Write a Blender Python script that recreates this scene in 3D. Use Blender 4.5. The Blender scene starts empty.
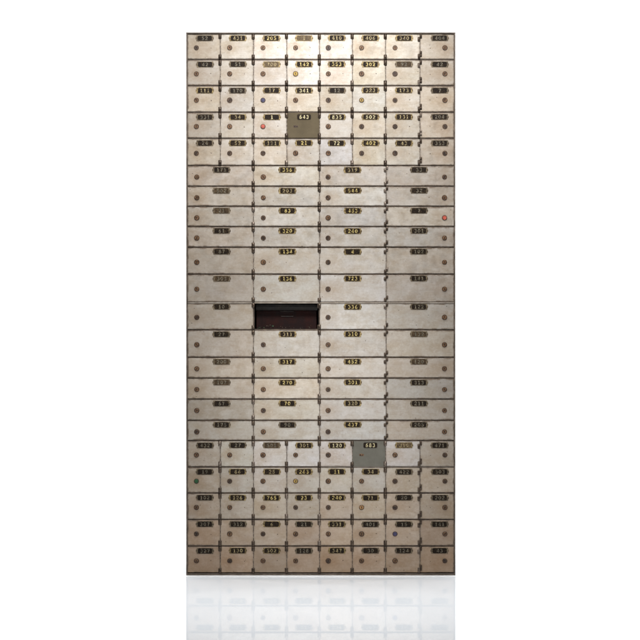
import bpy, bmesh, math, random
from mathutils import Vector, Matrix
random.seed(11)
S = 0.00375                     # metres per unit of the layout grid
FLOOR_ROW = 575.9
def X(p): return (p-320.0)*S
def Z(p): return (FLOOR_ROW-p)*S

scene = bpy.context.scene
C = scene.collection
world = bpy.data.worlds.new("World"); scene.world = world
world.use_nodes = True
bg = world.node_tree.nodes['Background']
bg.inputs[0].default_value = (0.9, 0.95, 1, 1); bg.inputs[1].default_value = 0.06
scene.view_settings.view_transform = 'Standard'
scene.view_settings.look = 'None'
scene.view_settings.exposure = 0
scene.view_settings.gamma = 1
scene.render.resolution_x = 1024; scene.render.resolution_y = 1024

# ------------------------------------------------------------------ materials
class NT:
    def __init__(s, name):
        s.m = bpy.data.materials.new(name); s.m.use_nodes = True
        s.t = s.m.node_tree; s.n = s.t.nodes; s.l = s.t.links
        s.bsdf = s.n['Principled BSDF']; s.out = s.n['Material Output']
    def node(s, typ, **kw):
        n = s.n.new(typ)
        for k, v in kw.items(): setattr(n, k, v)
        return n
    def val(s, sock, v):
        if isinstance(v, bpy.types.NodeSocket): s.l.new(v, sock)
        else: sock.default_value = v
    def math(s, op, a, b=0.0, c=None, clamp=False):
        n = s.node('ShaderNodeMath', operation=op, use_clamp=clamp)
        s.val(n.inputs[0], a); s.val(n.inputs[1], b)
        if c is not None: s.val(n.inputs[2], c)
        return n.outputs[0]
    def mix(s, f, a, b, blend='MIX'):
        n = s.node('ShaderNodeMix', data_type='RGBA', blend_type=blend)
        s.val(n.inputs[0], f)
        for i, v in ((6, a), (7, b)):
            s.val(n.inputs[i], v if isinstance(v, bpy.types.NodeSocket) else (*v, 1))
        return n.outputs[2]
    def noise(s, vec, scale, detail=4, rough=.55, dist=0.0, out=0):
        n = s.node('ShaderNodeTexNoise')
        if vec is not None: s.l.new(vec, n.inputs['Vector'])
        n.inputs['Scale'].default_value = scale; n.inputs['Detail'].default_value = detail
        n.inputs['Roughness'].default_value = rough; n.inputs['Distortion'].default_value = dist
        return n.outputs[out]
    def ramp(s, v, lo, hi, a=0.0, b=1.0):
        n = s.node('ShaderNodeMapRange', interpolation_type='SMOOTHSTEP')
        s.val(n.inputs[0], v)
        n.inputs[1].default_value = lo; n.inputs[2].default_value = hi
        n.inputs[3].default_value = a; n.inputs[4].default_value = b
        return n.outputs[0]
    def scalevec(s, vec, sc):
        n = s.node('ShaderNodeMapping'); s.l.new(vec, n.inputs[0]); n.inputs['Scale'].default_value = sc
        return n.outputs[0]
    def bump(s, h, strength, dist):
        n = s.node('ShaderNodeBump'); n.inputs['Strength'].default_value = strength
        n.inputs['Distance'].default_value = dist; s.l.new(h, n.inputs['Height'])
        s.l.new(n.outputs[0], s.bsdf.inputs['Normal'])
    def set(s, **kw):
        for k, v in kw.items():
            s.val(s.bsdf.inputs[k.replace('_', ' ')], v)

def door_material():
    a = NT('aged_nickel_plate')
    pos = a.node('ShaderNodeNewGeometry').outputs['Position']
    obj = a.node('ShaderNodeTexCoord').outputs['Object']
    info = a.node('ShaderNodeObjectInfo')
    rnd = info.outputs['Random']
    shift = a.node('ShaderNodeVectorMath', operation='SCALE')
    comb = a.node('ShaderNodeCombineXYZ')
    for i in range(3): a.l.new(rnd, comb.inputs[i])
    a.l.new(comb.outputs[0], shift.inputs[0]); shift.inputs['Scale'].default_value = 37.0
    add = a.node('ShaderNodeVectorMath', operation='ADD')
    a.l.new(pos, add.inputs[0]); a.l.new(shift.outputs[0], add.inputs[1]); p = add.outputs[0]
    base = info.outputs['Color']
    # broad patina
    n1 = a.ramp(a.noise(a.scalevec(p, (1, 1, 1.6)), 16, 4), .35, .7)
    col = a.mix(a.math('MULTIPLY', n1, .62), base, a.mix(1, base, (.80, .71, .59), 'MULTIPLY'))
    n2 = a.ramp(a.noise(p, 9, 3), .5, .75)
    col = a.mix(a.math('MULTIPLY', n2, .30), col, a.mix(1, base, (.92, .93, 1.02), 'MULTIPLY'))
    n3 = a.ramp(a.noise(a.scalevec(p, (1, 1, 1.8)), 34, 6, .7, .6), .50, .72)
    col = a.mix(a.math('MULTIPLY', n3, .26), col, a.mix(1, base, (.60, .50, .40), 'MULTIPLY'))
    n4 = a.ramp(a.noise(p, 24, 5, .6), .52, .72)
    col = a.mix(a.math('MULTIPLY', n4, .5), col, a.mix(1, base, (1.22, 1.24, 1.30), 'MULTIPLY'))
    # horizontal brushing / wiping streaks
    st = a.noise(a.scalevec(p, (5, 5, 120)), 3, 5, .6)
    col = a.mix(a.ramp(st, .35, .75, 0, .22), col, a.mix(1, col, (.72, .64, .56), 'MULTIPLY'))
    # hand grime around the lock (each door's origin)
    sc = a.scalevec(obj, (1, 1, 1.5))
    ln = a.node('ShaderNodeVectorMath', operation='LENGTH'); a.l.new(sc, ln.inputs[0])
    wob = a.math('ADD', ln.outputs['Value'], a.math('MULTIPLY', a.noise(p, 45, 3), .022))
    st2 = a.math('MULTIPLY', a.ramp(wob, .016, .085, 1, 0), a.ramp(rnd, 0, 1, .25, .8))
    col = a.mix(a.math('MULTIPLY', st2, .7), col, a.mix(1, base, (.70, .55, .40), 'MULTIPLY'))
    # dirt creeping in from the edges, plus painted vignette on the outer sides
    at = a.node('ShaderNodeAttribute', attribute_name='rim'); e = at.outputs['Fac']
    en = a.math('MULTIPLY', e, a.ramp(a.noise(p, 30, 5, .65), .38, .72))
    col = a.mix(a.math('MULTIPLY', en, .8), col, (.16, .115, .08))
    # fine pits, scratches and speckle
    fine = a.noise(a.scalevec(p, (1, 1, 1.3)), 110, 5, .7)
    col = a.mix(a.ramp(fine, .50, .74, 0, .34), col, a.mix(1, base, (.62, .53, .44), 'MULTIPLY'))
    col = a.mix(a.ramp(fine, .50, .28, 0, .34), col, a.mix(1, base, (1.25, 1.26, 1.28), 'MULTIPLY'))
    sp = a.ramp(a.noise(p, 260, 3, .6), .61, .76)
    col = a.mix(a.math('MULTIPLY', sp, .30), col, (.16, .12, .09))
    vor = a.node('ShaderNodeTexVoronoi', feature='F1'); vor.inputs['Scale'].default_value = 17
    vor.voronoi_dimensions = '2D'
    sx = a.node('ShaderNodeSeparateXYZ'); cx = a.node('ShaderNodeCombineXYZ'); a.l.new(p, sx.inputs[0])
    a.l.new(sx.outputs[0], cx.inputs[0]); a.l.new(sx.outputs[2], cx.inputs[1]); a.l.new(cx.outputs[0], vor.inputs['Vector'])
    rad = a.node('ShaderNodeSeparateColor'); a.l.new(vor.outputs['Color'], rad.inputs[0])
    keep = a.ramp(rad.outputs[0], .60, .64)
    wobv = a.math('ADD', vor.outputs['Distance'], a.math('MULTIPLY', a.noise(p, 300, 1), .012))
    pit = a.math('MULTIPLY', a.ramp(wobv, .022, .050, 1, 0), a.math('MULTIPLY', keep, a.ramp(rad.outputs[1], 0, 1, .3, 1)))
    col = a.mix(a.math('MULTIPLY', pit, .85), col, (.09, .06, .04))
    sr = a.noise(a.scalevec(p, (30, 30, 4)), 6, 4, .7, 1.5)
    scr = a.ramp(sr, .62, .67)
    col = a.mix(a.math('MULTIPLY', scr, .20), col, (.12, .09, .07))
    a.set(Base_Color=col, Metallic=.30, Roughness=a.ramp(a.noise(p, 40, 4), .3, .7, .36, .58))
    h = a.math('ADD', a.math('MULTIPLY', st, .4), a.math('MULTIPLY', a.noise(p, 28, 3), 1.6))
    h = a.math('SUBTRACT', h, a.math('MULTIPLY', pit, 1.5))
    a.bump(h, .22, .0012)
    return a.m

def worn(name, c1, c2, metal, rough, scale=60, lo=.4, hi=.65, bump=.3, spec=.5):
    a = NT(name)
    pos = a.node('ShaderNodeNewGeometry').outputs['Position']
    n = a.noise(pos, scale, 5, .62)
    col = a.mix(a.ramp(n, lo, hi), c1, c2)
    a.set(Base_Color=col, Metallic=metal, Roughness=a.ramp(n, .3, .7, rough-.08, rough+.12))
    a.bsdf.inputs['Specular IOR Level'].default_value = spec
    if bump: a.bump(n, bump, .0006)
    return a.m

def flatwhite(name, col, gloss, rough, tint=(1, 1, 1)):
    a = NT(name)
    d = a.node('ShaderNodeBsdfDiffuse'); g = a.node('ShaderNodeBsdfGlossy'); m = a.node('ShaderNodeMixShader')
    pos = a.node('ShaderNodeNewGeometry').outputs['Position']
    c = a.mix(a.noise(pos, 2, 2), col, tuple(v*.985 for v in col))
    a.l.new(c, d.inputs[0]); g.inputs[0].default_value = (*tint, 1); g.inputs['Roughness'].default_value = rough
    m.inputs[0].default_value = gloss
    a.l.new(d.outputs[0], m.inputs[1]); a.l.new(g.outputs[0], m.inputs[2]); a.l.new(m.outputs[0], a.out.inputs[0])
    return a.m

M = {
 'door': door_material(),
 'floor': flatwhite('white_acrylic', (.93, .962, 1.0), .37, .0),
 'paper': flatwhite('white_paper', (.9, .9, .9), 0.0, .5),
 'frame': worn('brown_oxidised_steel', (.060, .042, .029), (.13, .095, .068), .35, .55, 40),
 'holder': worn('holder_steel', (.035, .028, .024), (.08, .065, .055), .2, .6, 60),
 'shade_band': worn('dull_shade_band', (.028, .024, .021), (.055, .045, .038), 0, .6, 40),
 'seam': worn('seam_metal', (.05, .035, .025), (.30, .25, .20), .3, .5, 130, .40, .62),
 'edge': worn('bare_edge_steel', (.20, .165, .13), (.30, .26, .215), .4, .5, 35),
 'edge_dark': worn('tarnished_edge_steel', (.10, .078, .058), (.19, .15, .12), .35, .5, 35),
 'side': worn('side_steel', (.13, .11, .09), (.18, .155, .13), .3, .55, 12),
 'hinge': worn('hinge_bronze', (.045, .030, .020), (.12, .086, .060), .5, .40, 120),
 'hinge_bright': worn('hinge_rubbed', (.11, .08, .06), (.27, .22, .18), .5, .36, 150),
 'lock': worn('lock_bronze', (.080, .040, .018), (.19, .10, .046), .3, .40, 150),
 'lockdark': worn('lock_dark', (.034, .018, .010), (.085, .045, .022), .2, .42, 150),
 'hole': worn('keyhole_black', (.006, .005, .004), (.012, .01, .008), 0, .8, 80, bump=0),
 'brass': worn('plate_brass', (.11, .075, .032), (.34, .25, .105), .45, .4, 150),
 'brass_dim': worn('plate_brass_dim', (.075, .055, .034), (.20, .155, .095), .45, .48, 150),
 'field': worn('plate_black_enamel', (.010, .006, .0035), (.045, .028, .013), 0, .5, 170, .45, .75, spec=.12),
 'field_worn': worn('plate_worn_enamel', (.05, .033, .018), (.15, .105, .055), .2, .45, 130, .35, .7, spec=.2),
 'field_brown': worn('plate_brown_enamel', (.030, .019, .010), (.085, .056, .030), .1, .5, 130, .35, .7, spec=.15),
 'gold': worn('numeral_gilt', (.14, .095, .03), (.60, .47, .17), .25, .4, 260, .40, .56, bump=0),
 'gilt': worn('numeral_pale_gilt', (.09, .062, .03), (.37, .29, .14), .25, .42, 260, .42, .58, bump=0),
 'dim_gilt': worn('numeral_dim_gilt', (.07, .058, .036), (.19, .16, .11), .2, .45, 170, bump=0),  # dim copy of the gilt, its missing highlight put into the colour
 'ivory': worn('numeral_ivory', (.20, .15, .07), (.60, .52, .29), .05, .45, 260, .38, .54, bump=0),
 'grey': worn('grey_olive_paint', (.088, .068, .040), (.112, .088, .054), 0, .75, 25, .3, .7, .15, spec=.15),
 'greycool': worn('grey_green_paint', (.120, .113, .092), (.146, .138, .114), 0, .75, 25, .3, .7, .15, spec=.15),
 'box': worn('maroon_lacquer', (.014, .006, .0055), (.030, .010, .008), .0, .6, 22, .35, .7, spec=.12),
 'inside': worn('compartment_black', (.030, .022, .018), (.06, .042, .032), .0, .7, 30),
 'verd': worn('green_corrosion', (.02, .05, .025), (.08, .12, .06), 0, .8, 140),
}
for nm, c in {'red': (.42, .075, .045), 'blue': (.045, .04, .10), 'yellow': (.42, .26, .03), 'green': (.015, .085, .025),
              'ochre': (.33, .21, .045), 'orange': (.32, .16, .05)}.items():
    M[nm] = worn('dot_'+nm, tuple(v*.75 for v in c), tuple(min(1, v*1.15) for v in c), 0, .4, 150)

# ------------------------------------------------------------------ mesh helpers
class MB:
    """collects faces for ONE mesh object"""
    def __init__(s): s.v = []; s.f = []; s.mi = []; s.sm = []; s.mats = []; s.rim = []
    def mat(s, m):
        if m not in s.mats: s.mats.append(m)
        return s.mats.index(m)
    def vs(s, pts, rim=0.0):
        k = len(s.v); s.v += [tuple(p) for p in pts]; s.rim += [rim]*len(pts)
        return list(range(k, k+len(pts)))
    def face(s, idx, m, smooth=False):
        s.f.append(tuple(idx)); s.mi.append(s.mat(m)); s.sm.append(smooth)
    def bridge(s, a, b, m, smooth=False):
        n = len(a)
        for i in range(n): s.face((a[i], a[(i+1) % n], b[(i+1) % n], b[i]), m, smooth)
    def prism(s, pts, yf, yb, m, bev=0.0, smooth=False, back=True):
        """outline pts (x,z) counter-clockwise seen from -Y, front at yf, back at yb"""
        if bev > 0:
            inn = inset(pts, bev)
            f = s.vs([(x, yf, z) for x, z in inn]); o = s.vs([(x, yf+bev, z) for x, z in pts])
            s.bridge(f, o, m)
        else:
            o = f = s.vs([(x, yf, z) for x, z in pts])
        s.face(f, m)
        if smooth: o = s.vs([s.v[i] for i in o])
        b = s.vs([(x, yb, z) for x, z in pts]); s.bridge(o, b, m, smooth)
        if back: s.face(b[::-1], m)
    def box(s, x0, x1, y0, y1, z0, z1, m, bev=0.0):
        s.prism([(x0, z0), (x1, z0), (x1, z1), (x0, z1)], y0, y1, m, bev)
    def build(s, name, parent=None, loc=(0, 0, 0)):
        me = bpy.data.meshes.new(name); me.from_pydata(s.v, [], s.f); 
        for m in s.mats: me.materials.append(M[m])
        me.polygons.foreach_set('material_index', s.mi); me.polygons.foreach_set('use_smooth', s.sm)
        if any(s.rim):
            at = me.attributes.new('rim', 'FLOAT', 'POINT'); at.data.foreach_set('value', s.rim)
        bm = bmesh.new(); bm.from_mesh(me); bmesh.ops.recalc_face_normals(bm, faces=bm.faces); bm.to_mesh(me); bm.free()
        me.update()
        o = bpy.data.objects.new(name, me); C.objects.link(o); o.location = loc
        if parent: o.parent = parent
        return o

def inset(pts, d):
    n = len(pts); out = []
    for i in range(n):
        p0, p, p1 = Vector(pts[i-1]), Vector(pts[i]), Vector(pts[(i+1) % n])
        a = (p-p0).normalized(); b = (p1-p).normalized()
        na = Vector((-a.y, a.x)); nb = Vector((-b.y, b.x)); m = (na+nb)
        if m.length < 1e-6: m = na
        m.normalize(); k = d/max(.35, m.dot(na)); out.append((p.x+m.x*k, p.y+m.y*k))
    return out
def rrect(x0, x1, z0, z1, r, n=3):
    pts = []
    for cx, cz, a0 in ((x1-r, z0+r, -90), (x1-r, z1-r, 0), (x0+r, z1-r, 90), (x0+r, z0+r, 180)):
        for k in range(n+1):
            a = math.radians(a0+90*k/n); pts.append((cx+r*math.cos(a), cz+r*math.sin(a)))
    return pts
def circle(cx, cz, r, n=24, ph=0):
    return [(cx+r*math.cos(2*math.pi*k/n+ph), cz+r*math.sin(2*math.pi*k/n+ph)) for k in range(n)]

# ------------------------------------------------------------------ serif numerals, drawn as strokes in a 0.72 x 1 box
def arc(cx, cy, rx, ry, a0, a1, n=10):
    return [(cx+rx*math.cos(math.radians(a0+(a1-a0)*k/n)), cy+ry*math.sin(math.radians(a0+(a1-a0)*k/n))) for k in range(n+1)]
T, K = .10, .20    # thin and thick stroke
GL = {
 '0': [('c', arc(.36, .5, .26, .42, 0, 360, 18)[:-1], .19)],
 '1': [('o', [(.38, 0.06), (.38, 1.0)], .24), ('o', [(.12, .80), (.27, .92)], T+.03), ('o', [(.10, .03), (.66, .03)], .11)],
 '2': [('o', arc(.35, .70, .25, .24, 170, -35, 10)+[(.12, .14)], .17), ('o', [(.06, .08), (.68, .08)], .17)],
 '3': [('o', arc(.34, .73, .22, .20, 160, -75, 9), .16), ('o', arc(.34, .28, .25, .24, 80, -160, 10), .18)],
 '4': [('o', [(.50, 0), (.50, 1)], .21), ('o', [(.42, .95), (.06, .32)], T), ('o', [(.03, .27), (.72, .27)], .13)],
 '5': [('o', [(.14, .93), (.62, .93)], .15), ('o', [(.17, .90), (.15, .55)], T), ('o', arc(.34, .31, .26, .26, 125, -160, 11), .18)],
 '6': [('c', arc(.36, .29, .24, .24, 0, 360, 16)[:-1], .17), ('o', [(.16, .36), (.20, .66), (.34, .88), (.58, .97)], .16)],
 '7': [('o', [(.06, .91), (.66, .91)], .18), ('o', [(.62, .84), (.40, .48), (.32, 0)], .20)],
 '8': [('c', arc(.36, .73, .20, .20, 0, 360, 14)[:-1], .15), ('c', arc(.36, .27, .25, .23, 0, 360, 16)[:-1], .17)],
 '9': [('c', arc(.36, .71, .24, .24, 0, 360, 16)[:-1], .17), ('o', [(.56, .64), (.52, .34), (.38, .12), (.14, .03)], .16)],
}
def ribbon(mb, kind, pts, w, yf, yb, m):
    n = len(pts); P = [Vector(p) for p in pts]; L = []; R = []
    for i in range(n):
        if kind == 'c': a, b = P[i-1], P[(i+1) % n]
        else: a, b = P[max(0, i-1)], P[min(n-1, i+1)]
        t = (b-a).normalized(); nn = Vector((-t.y, t.x))*w/2
        L.append(P[i]+nn); R.append(P[i]-nn)
    lf = mb.vs([(p.x, yf, p.y) for p in L]); rf = mb.vs([(p.x, yf, p.y) for p in R])
    lb = mb.vs([(p.x, yb, p.y) for p in L]); rb = mb.vs([(p.x, yb, p.y) for p in R])
    for i in range(n if kind == 'c' else n-1):
        j = (i+1) % n
        mb.face((lf[i], lf[j], rf[j], rf[i]), m); mb.face((lf[i], lb[i], lb[j], lf[j]), m); mb.face((rf[i], rf[j], rb[j], rb[i]), m)
def numerals(mb, text, cx, cz, h, yf, yb, m, pitch):
    x = cx - pitch*len(text)/2
    for ch in text:
        for q, (kind, pts, w) in enumerate(GL[ch]):
            hs = h*random.uniform(.97, 1.03)
            ribbon(mb, kind, [(x+pitch*.5+(px-.36)*h*1.02, cz-h/2+py*hs) for px, py in pts], w*h, yf-.00012*q, yb, m)
        x += pitch

# ------------------------------------------------------------------ setting
def tag(o, label=None, cat=None, group=None, kind=None):
    for k, v in (('label', label), ('category', cat), ('group', group), ('kind', kind)):
        if v: o[k] = v
    return o
fl = MB(); f = fl.vs([(-9, -12, 0), (9, -12, 0), (9, 2.6, 0), (-9, 2.6, 0)]); fl.face(f, 'floor')
tag(fl.build('floor'), kind='structure')
bd = MB(); prof = [(2.6, 0)]+[(2.6+1.0*math.sin(math.radians(a)), 1.0-1.0*math.cos(math.radians(a))) for a in range(6, 91, 6)]+[(3.6, 7)]
rows = [bd.vs([(-9, y, z), (9, y, z)]) for y, z in prof]
for a, b in zip(rows, rows[1:]): bd.face((a[0], a[1], b[1], b[0]), 'paper', True)
tag(bd.build('backdrop'), kind='structure')

bb = MB(); bb.box(X(186.4), X(455.2), -.042, .52, .0002, Z(575.35), 'paper')  # added strip, drawn as the bright gap above the reflection
tag(bb.build('gap_board'), 'added thin white board, drawn as the bright gap under the tall cabinet of numbered doors', 'board')

# ------------------------------------------------------------------ cabinet
cab = bpy.data.objects.new('safe_deposit_cabinet', None); C.objects.link(cab)
cab.location = (X(320.8), .25, Z(575.3))
tag(cab, 'tall cream metal cabinet of numbered safe deposit boxes with brown edges', 'cabinet')
OFF = -Vector(cab.location)
def part(mb, name, origin=(0, 0, 0), parent=None, pobj=None):
    """mesh written in world coordinates relative to origin; parented to the cabinet or to a door whose world origin is pobj"""
    o = mb.build(name, parent or cab)
    base = Vector(pobj) if pobj is not None else Vector(cab.location)
    o.location = Vector(origin)-base
    return o

LX, RX, TY, BY = 186.2, 455.4, 32.4, 575.3
rowsY = [33.6, 59.6, 85.7, 112.3, 138.4, 165.6, 186.3, 206.4, 226.6, 247.3, 274.2, 302.4, 329.8, 357.3, 378.1, 399.1, 420.4, 440.6, 467.0, 493.0, 519.5, 546.0, 573.2]
colS = [187.6, 220.3, 253.5, 286.8, 319.6, 352.4, 385.6, 420.0, 454.0]
colW = [187.6, 253.5, 319.6, 386.2, 454.0]
OPEN = (11, 1)                  # row, wide column of the doorless compartment
D = .50
ox0, ox1, oz0, oz1 = X(colW[1])+.003, X(colW[2])-.003, Z(rowsY[12])+.003, Z(rowsY[11])-.003
# shell
m = MB(); m.box(X(LX), X(colS[0]), -.0025, D, Z(BY), Z(TY+1.2)-.0003, 'edge_dark', .0008); part(m, 'side_panel')
m = MB(); m.box(X(colS[-1]), X(RX), -.0025, D, Z(BY), Z(TY+1.2)-.0003, 'edge_dark', .0008); part(m, 'side_panel')
m = MB(); m.box(X(LX), X(RX), -.003, D, Z(TY+1.2), Z(TY), 'edge_dark', .0008); part(m, 'top_panel')
m = MB(); m.box(X(colS[0])+.0002, X(colS[-1])-.0002, -.0022, D, Z(BY)+.0001, Z(573.5), 'edge_dark', .0008); part(m, 'bottom_rail')
m = MB(); m.box(X(LX)+.002, X(RX)-.002, D+.0002, D+.003, Z(BY), Z(TY), 'side'); part(m, 'back_panel')
# face frame: uprights and rails behind the doors, leaving the open compartment free
m = MB()
def bar(x0, x1, z0, z1, yf): m.box(x0, x1, yf, .03, z0, z1, 'frame')
zb, zt = Z(573.4), Z(TY+1.3)
for r in range(1, 22):
    z = Z(rowsY[r]); bar(X(187.7), X(453.9), z-.0032, z+.0032, .0040)
for a, b, cs in ((0, 5, colS), (5, 17, colW), (17, 22, colS)):
    for c in cs[1:-1]:
        x = X(c); bar(x-.0032, x+.0032, Z(rowsY[b]), Z(rowsY[a]), .0048)
for a, b, cs in ((0, 5, colS), (5, 17, colW), (17, 22, colS)):
    for c in cs[1:-1]:
        for r in range(a, b):
            if (r in (11,)) and c in (colW[1], colW[2]): continue
            m.box(X(c)-.00085, X(c)+.00085, .0014, .0047, Z(rowsY[r+1])+.0034, Z(rowsY[r])-.0034, 'seam')
part(m, 'face_frame')
# dividing shelves and walls that the boxes sit in
m = MB()
for r in range(1, 22):
    z = Z(rowsY[r]); m.box(X(187.7), X(453.9), .0302, D-.001, z-.0015, z+.0015, 'inside')
part(m, 'shelf')
m = MB()
m.box(ox0-.004, ox0-.0005, .0055, D-.002, oz0-.0005, oz1+.0005, 'inside'); m.box(ox1+.0005, ox1+.004, .0055, D-.002, oz0-.0005, oz1+.0005, 'inside')
part(m, 'compartment_wall')
# light trim rails
m = MB(); m.box(X(187.8), X(453.8), -.0012, .0039, Z(303.5), Z(302.1), 'edge', .0005); part(m, 'trim_rail')
m = MB(); m.box(X(319.9), X(453.8), .0010, .0039, Z(467.1), Z(466.6), 'edge', .0001); part(m, 'trim_rail')

num_small = {
 0: ['52', '431', '205', '1', '410', '406', '340', '404'],
 1: ['42', '51', '700', '142', '353', '302', '92', '42'],
 2: ['111', '170', '17', '341', '12', '323', '173', '7'],
 3: ['331', '34', '1', '643', '835', '502', '131', '204'],
 4: ['24', '52', '121', '21', '72', '402', '43', '353'],
 17: ['432', '27', '501', '301', '120', '683', '310', '471'],
 18: ['19', '86', '25', '263', '11', '34', '422', '303'],
 19: ['102', '126', '765', '23', '240', '71', '20', '202'],
 20: ['307', '312', '6', '21', '331', '401', '15', '141'],
 21: ['327', '130', '502', '128', '347', '30', '124', '43']}
num_wide = {5: ['171', '356', '319', '33'], 6: ['502', '203', '544', '32'], 7: ['21', '83', '453', '7'], 8: ['61', '320', '240', '301'],
 9: ['87', '134', '4', '102'], 10: ['303', '136', '723', '141'], 11: ['10', None, '336', '122'], 12: ['27', '311', '310', '132'],
 13: ['200', '317', '452', '120'], 14: ['107', '270', '301', '313'], 15: ['67', '70', '320', '211'], 16: ['175', '90', '437', '205']}
dots = {(1, 3): 'yellow', (2, 2): 'blue', (3, 2): 'red', (2, 5): 'ochre', (7, 3): 'red', (18, 0): 'green', (18, 3): 'ochre', (19, 5): 'orange', (20, 6): 'blue'}
# tone of each plate's numerals, centre reflection painted in: g bright gilt, p pale gilt, f faded, i ivory; w marks a plate whose enamel has worn to brass
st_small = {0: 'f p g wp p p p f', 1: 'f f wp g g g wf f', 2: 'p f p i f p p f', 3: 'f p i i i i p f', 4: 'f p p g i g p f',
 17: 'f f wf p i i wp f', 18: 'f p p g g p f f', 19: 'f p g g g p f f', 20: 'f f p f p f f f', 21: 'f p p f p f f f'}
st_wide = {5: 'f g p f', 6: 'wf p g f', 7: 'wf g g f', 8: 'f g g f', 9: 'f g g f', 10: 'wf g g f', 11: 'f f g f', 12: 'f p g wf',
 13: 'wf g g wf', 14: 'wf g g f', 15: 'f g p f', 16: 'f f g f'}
plateS = [17.3, 17.4, 18.2, 17.2, 17.2, 18.1, 18.4, 19.7]
plateW = [34.0, 33.9, 33.0, 32.8]

def make_hinge(door, dpos, x, ztop, ln, w=3.1, bright=False):
    """barrel hinge: three knuckles round a pin, with a narrow leaf"""
    mb = MB(); mt = 'hinge_bright' if bright else 'hinge'
    r = w*S/2; L = ln*S; n = 12
    z0 = ztop-L
    mb.box(x-r*1.25, x+r*.3, -.0008, .0035, z0+.0006, ztop-.0006, 'hinge')
    cuts = [0, .5, 1.0] if ln > 5.4 else [0, 1.0]
    for a, b in zip(cuts, cuts[1:]):
        za, zb_ = z0+L*a+.00025, z0+L*b-.00025
        rr = r*random.uniform(.94, 1.0)
        ring = lambda z, q: mb.vs([(x+q*math.cos(2*math.pi*k/n), -.0012+q*math.sin(2*math.pi*k/n), z) for k in range(n)])
        a1, a2, a3, a4 = ring(za, rr*.8), ring(za+.0004, rr), ring(zb_-.0004, rr), ring(zb_, rr*.8)
        mb.bridge(a1, a2, mt, True); mb.bridge(a2, a3, mt, True); mb.bridge(a3, a4, mt, True); mb.face(a1, mt); mb.face(a4, mt)
    pin = mb.vs([(x+r*.5*math.cos(2*math.pi*k/8), -.0012+r*.5*math.sin(2*math.pi*k/8), z0-.0006) for k in range(8)])
    pin2 = mb.vs([(x+r*.5*math.cos(2*math.pi*k/8), -.0012+r*.5*math.sin(2*math.pi*k/8), ztop+.0004) for k in range(8)])
    mb.bridge(pin, pin2, mt, True); mb.face(pin, mt); mb.face(pin2, mt)
    mb.v = [(a-dpos[0], b-dpos[1], c-dpos[2]) for a, b, c in mb.v]
    return part(mb, 'hinge', dpos, door, dpos)

def make_lock(door, dpos, dot):
    mb = MB(); R = 2.62*S*random.uniform(.93, 1.04)
    body = dot if dot in M and dot else ('lock' if random.random() < .6 else 'lockdark')
    ringm = 'lockdark'
    mb.prism(circle(0, 0, R, 28), -.0022, .001, ringm, .0007)
    mb.prism(circle(0, 0, R*(.76 if dot else .74), 24), -.0030, -.002, body, .0007)
    if dot not in ('red', 'blue', 'green'):
        a = random.uniform(-.4, .4)
        c, s = math.cos(a), math.sin(a)
        slot = [(px*c-pz*s, px*s+pz*c) for px, pz in rrect(-.0011, .0011, -.0048, .0020, .0009)]
        mb.prism(slot, -.00325, -.0028, 'hole')
        mb.prism(circle(-s*.0022, c*.0022, .0019, 12), -.00335, -.0028, 'hole')
    return part(mb, 'lock', dpos, door, dpos)

def make_plate(door, dpos, cx, cz, text, st, ends=True):
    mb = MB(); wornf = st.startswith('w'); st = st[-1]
    cx -= dpos[0]; cz -= dpos[2]
    brass = 'brass' if st in 'gip' else 'brass_dim'  # dimmer brass away from the centre, weaker reflection put into its colour
    hw, hh = 8.15*S, 2.95*S
    if ends:
        tip = hw+.95*S
        out = [(-hw, -hh), (hw, -hh), (hw+.35*S, -hh*.45), (tip, -hh*.28), (tip, hh*.28), (hw+.35*S, hh*.45), (hw, hh), (-hw, hh),
               (-hw-.35*S, hh*.45), (-tip, hh*.28), (-tip, -hh*.28), (-hw-.35*S, -hh*.45)]
        mb.prism([(cx+a, cz+b) for a, b in out], -.0013, 0, brass, .0003)
        for sg in (-1, 1):      # rivets in the pointed ends
            mb.prism(circle(cx+sg*(hw+.25*S), cz, .42*S, 10), -.0020, -.001, 'lockdark', .0003)
        fw, fh = 7.15*S, 2.55*S
    else:
        fw, fh = 6.9*S, 2.6*S
    ch = .9*S
    fld = [(-fw+ch, -fh), (fw-ch, -fh), (fw, -fh+ch), (fw, fh-ch), (fw-ch, fh), (-fw+ch, fh), (-fw, fh-ch), (-fw, -fh+ch)]
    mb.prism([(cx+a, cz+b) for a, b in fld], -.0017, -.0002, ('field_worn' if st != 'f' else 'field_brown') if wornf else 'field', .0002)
    mt = {'g': 'gold', 'p': 'gilt', 'f': 'dim_gilt', 'i': 'ivory'}[st]
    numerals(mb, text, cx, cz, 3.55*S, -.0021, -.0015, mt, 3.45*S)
    o = part(mb, 'number_plate', dpos, door, dpos)
    o.rotation_euler.y = 0
    return o

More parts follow.
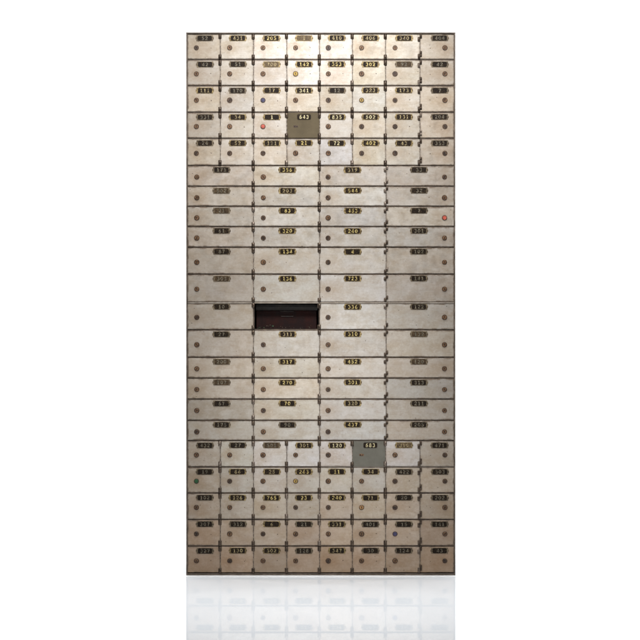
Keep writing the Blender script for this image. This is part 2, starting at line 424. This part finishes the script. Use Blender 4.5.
def make_door(kind, x0, x1, z0, z1, lx, lz, tint, mat='door', outer=0):
    """door plate with eased corners; its origin is the lock centre"""
    y = random.uniform(-.0003, .0003)
    g = MB(); o = (lx, y, lz)
    pts = [(a-lx, b-lz) for a, b in rrect(x0, x1, z0, z1, .0011)]
    bev = .0006
    back = g.vs([(a, .0046, b) for a, b in pts], 1.0)
    r0 = g.vs([(a, bev, b) for a, b in pts], 1.0)
    r1 = g.vs([(a, 0, b) for a, b in inset(pts, bev)], 1.0)
    ins = inset([(a-lx, b-lz) for a, b in rrect(x0, x1, z0, z1, .0060)], .0055)
    r2 = g.vs([(a, 0, b) for a, b in ins], 0.0)
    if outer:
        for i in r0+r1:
            if (g.v[i][0]+lx-(x0+x1)/2)*outer > (x1-x0)*.45: g.rim[i] = 2.6  # side vignette painted in as a darker outer edge
    if kind == 'small_box_door' and random.random() < .62:      # plugged screw hole beside the lock
        sg = -1 if outer > 0 else 1
        g.prism(circle(sg*random.uniform(14.2, 15.0)*S, random.uniform(-.6, .5)*S, random.uniform(.32, .50)*S, 10), -.0003, .001, 'lockdark')
    g.bridge(back, r0, mat); g.bridge(r0, r1, mat); g.bridge(r1, r2, mat); g.face(r2, mat); g.face(back, mat)
    d = part(g, kind, o)
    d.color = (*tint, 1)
    d.rotation_euler = (random.gauss(0, .0018), random.gauss(0, .0011), random.gauss(0, .0020))
    return d, o

def tint_for(r, c, wide):
    b = Vector((.438, .402, .350))
    k = random.uniform(.925, 1.07)
    warm = random.uniform(-.010, .013)
    b = Vector((b.x+warm, b.y+random.uniform(-.004, .004), b.z-warm))
    if wide and c == 2: b += Vector((.0, .008, .024))
    if wide and c == 3: b += Vector((-.02, -.008, .008))
    if wide and c == 0: b += Vector((-.012, -.012, -.008))
    if r == 17 and c in (2, 3, 4, 6): b += Vector((.05, .055, .08))
    if r in (0, 1) and c in (2, 3, 4): b += Vector((.03, .035, .05))
    if (r, c) in ((4, 5), (1, 5), (1, 6)) and not wide: b += Vector((.01, .008, -.008))
    if (r, c) == (4, 4) and not wide: b += Vector((0, .01, .04))
    # light falloff painted in with brown tarnish: low rows, two outer columns
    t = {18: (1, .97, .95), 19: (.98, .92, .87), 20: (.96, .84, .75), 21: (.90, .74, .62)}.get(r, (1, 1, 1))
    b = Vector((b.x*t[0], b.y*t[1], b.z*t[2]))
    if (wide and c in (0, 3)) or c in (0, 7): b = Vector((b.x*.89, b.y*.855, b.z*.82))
    return b*k

for r in range(22):
    wide = 5 <= r < 17
    cols = colW if wide else colS
    nums = num_wide[r] if wide else num_small[r]
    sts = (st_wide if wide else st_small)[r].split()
    yt, yb = rowsY[r], rowsY[r+1]
    H = yb-yt
    last = len(cols)-2
    for c in range(len(cols)-1):
        if wide and (r, c) == OPEN: continue
        gl = .30; gr = .30
        if c == 0: gl = .15
        if c == last: gr = .15
        x0, x1 = X(cols[c]+gl), X(cols[c+1]-gr)
        top_gap = 1.45 if r == 11 else .86
        z1, z0 = Z(yt+top_gap), Z(yb-.80)
        right = c == last
        ly = yt + (H*.545 if not wide else (11.4 if H < 24 else 14.9))
        if right: lx = X(444.5 if wide else 444.9)
        elif wide: lx = X([196.8, 263.3, 328.1][c])
        else: lx = X([196.4, 229.7, 263.0, 295.6, 328.3, 361.6, 395.0][c])
        grey = (r, c) in ((3, 3), (17, 5)) and not wide
        if grey:
            mat = 'grey' if r == 3 else 'greycool'
            d, o = make_door('grey_box_door', X(cols[c]+.25), X(cols[c+1]-.35), Z(yb-.55), Z(yt+.5), lx, Z(ly), (.5, .5, .5), mat)
            d['label'] = 'flat grey olive replacement door' if r == 3 else 'flat grey green replacement door'
        else:
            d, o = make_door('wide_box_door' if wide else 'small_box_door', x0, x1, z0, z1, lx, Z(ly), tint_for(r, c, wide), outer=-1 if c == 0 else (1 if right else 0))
        dot = dots.get((r, c))
        if grey:
            mb = MB()
            mb.prism(rrect(-2.4*S, 2.4*S, -1.0*S, 1.2*S, .9*S, 5), -.0006, .001, 'lock' if r == 17 else 'lockdark', .0002)
            mb.prism(circle(-1.1*S, 0, .6*S, 10), -.0008, .0, 'hole'); mb.prism(circle(1.1*S, .1*S, .5*S, 10), -.0008, .0, 'hole')
            part(mb, 'lock', o, d, o)
        else:
            lk = make_lock(d, o, dot)
            if dot: lk['label'] = ('yellow' if dot == 'ochre' else dot)+' marked lock'
        if wide: pcx = X(cols[c]+plateW[c]); pcy = yt+4.35
        else: pcx = X(cols[c]+plateS[c]); pcy = yt+4.75
        if r == 0: pcy -= .2
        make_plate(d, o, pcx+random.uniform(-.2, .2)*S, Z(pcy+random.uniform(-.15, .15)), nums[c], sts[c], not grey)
        # hinges
        hx = cols[c] if right else cols[c+1]
        double = (c >= last-1)
        hb = random.random() < .22
        if double:
            long = 0 if wide else 1
            if right: spec = [(X(hx+.95), yt+.4, 3.4+long), (X(hx+.95), yb-6.9-1.6*long, 3.8+2*long)]
            else: spec = [(X(hx-1.15), yt+2.9+.6*long, 3.6+long), (X(hx-1.0), yb-4.6-1.1*long, 3.7+1.5*long)]
            for hxx, hy, ln in spec: make_hinge(d, o, hxx, Z(hy), ln, 2.1, hb)
        else:
            ln = 4.6 if wide else 5.0
            make_hinge(d, o, X(hx-.15), Z(yt+.55), ln*random.uniform(.92, 1.05), 3.0, hb)
            ln *= random.uniform(.92, 1.05)
            make_hinge(d, o, X(hx-.15), Z(yb-.35-ln), ln, 3.0, hb)

# leftover hinges on the doorless compartment
for hy in (rowsY[11]+1.4, rowsY[12]-5.2):
    h = make_hinge(cab, tuple(cab.location), X(319.45), Z(hy), 4.6, 3.0)

# the box inside the open compartment
bx = bpy.data.objects.new('deposit_box', None); C.objects.link(bx)
tag(bx, 'dark maroon metal box inside the open compartment that has no door', 'box')
bx.location = ((ox0+ox1)/2, .06, oz0)
def bpart(mb, name):
    o = mb.build(name, bx); o.location = -Vector(bx.location); return o
yF = .060; topz = Z(310.6)
mb = MB(); mb.box(ox0+.006, ox1-.008, yF, D-.05, oz0, topz, 'box', .002)
mb.box(ox0+.030, ox0+.033, yF-.0015, yF+.001, oz0+.012, topz-.006, 'box'); mb.box(ox0+.014, ox0+.017, yF-.0015, yF+.001, oz0+.012, topz-.002, 'box')
body = mb; mb = MB()
mb.box(X(281), X(293), yF-.0035, yF+.001, Z(316.6), Z(316.0), 'holder'); mb.box(X(280), X(293.5), yF-.0035, yF+.001, Z(311.7), Z(311.2), 'holder')
mb.box(X(280.2), X(280.8), yF-.003, yF+.001, Z(316.2), Z(311.5), 'box'); mb.box(X(293.0), X(293.5), yF-.003, yF+.001, Z(316.2), Z(311.5), 'box')
bpart(mb, 'card_holder')
mb = body
for k in range(26):
    px, pz = random.uniform(ox0+.01, ox1-.02), oz0+abs(random.gauss(0, .006))+.002
    rr = random.uniform(.0006, .0022)
    if k == 0: px, pz, rr = X(272.5), Z(326), .0042
    mb.prism([(px+rr*random.uniform(.6, 1.2)*math.cos(t*math.pi/4), pz+rr*random.uniform(.5, 1)*math.sin(t*math.pi/4)) for t in range(8)],
             yF-.0006-.00002*k, yF+.0015, 'verd' if k < 6 else 'frame')
bpart(mb, 'box_body')
mb = MB(); mb.box(ox0+.004, ox1-.004, yF+.012, D-.05, topz+.0003, oz1-.0035, 'shade_band', .001); bpart(mb, 'shade_band')  # added block that gives the shaded band above the box its tone

# ------------------------------------------------------------------ lamps
def area(name, loc, target, sx, sy, power, col=(1, 1, 1), spread=180):
    l = bpy.data.lights.new(name, 'AREA'); l.shape = 'RECTANGLE'; l.size = sx; l.size_y = sy; l.energy = power; l.color = col
    l.spread = math.radians(spread)
    o = bpy.data.objects.new(name, l); C.objects.link(o); o.location = loc
    o.rotation_euler = (Vector(target)-Vector(loc)).to_track_quat('-Z', 'Y').to_euler()
    return o
def spot(name, loc, target, size, blend, power, radius, col):
    l = bpy.data.lights.new(name, 'SPOT'); l.spot_size = math.radians(size); l.spot_blend = blend; l.energy = power
    l.shadow_soft_size = radius; l.color = col
    o = bpy.data.objects.new(name, l); C.objects.link(o); o.location = loc
    o.rotation_euler = (Vector(target)-Vector(loc)).to_track_quat('-Z', 'Y').to_euler()
area('overhead_softbox', (0, -1.25, 3.7), (0, -1.05, 0), 3.0, 1.4, 35, (.985, .995, 1), 75)
spot('key_spot', (0, -2.3, 3.05), (0, 0, 1.66), 43, 1.0, 445, .30, (1, .99, .985))
spot('lower_spot', (0, -4.2, 1.7), (0, 0, .56), 17, 1.0, 255, .20, (1, .985, .965))
for sx in (-1, 1):
    area('backdrop_lamp', (sx*2.4, 1.1, 1.7), (0, 3.6, 1.3), .7, 2.2, 68, (1, 1, 1))
area('backdrop_top_lamp', (0, 1.5, 3.6), (0, 2.6, .5), 3.5, .8, 87, (1, 1, 1))

# ------------------------------------------------------------------ camera
cd = bpy.data.cameras.new('camera'); cam = bpy.data.objects.new('camera', cd); C.objects.link(cam)
cam.location = (0, -9, Z(320)); cam.rotation_euler = (math.radians(90), 0, 0)
cd.sensor_width = 36; cd.lens = 36*9/(640*S); cd.clip_end = 100; cd.clip_start = .1
scene.camera = cam
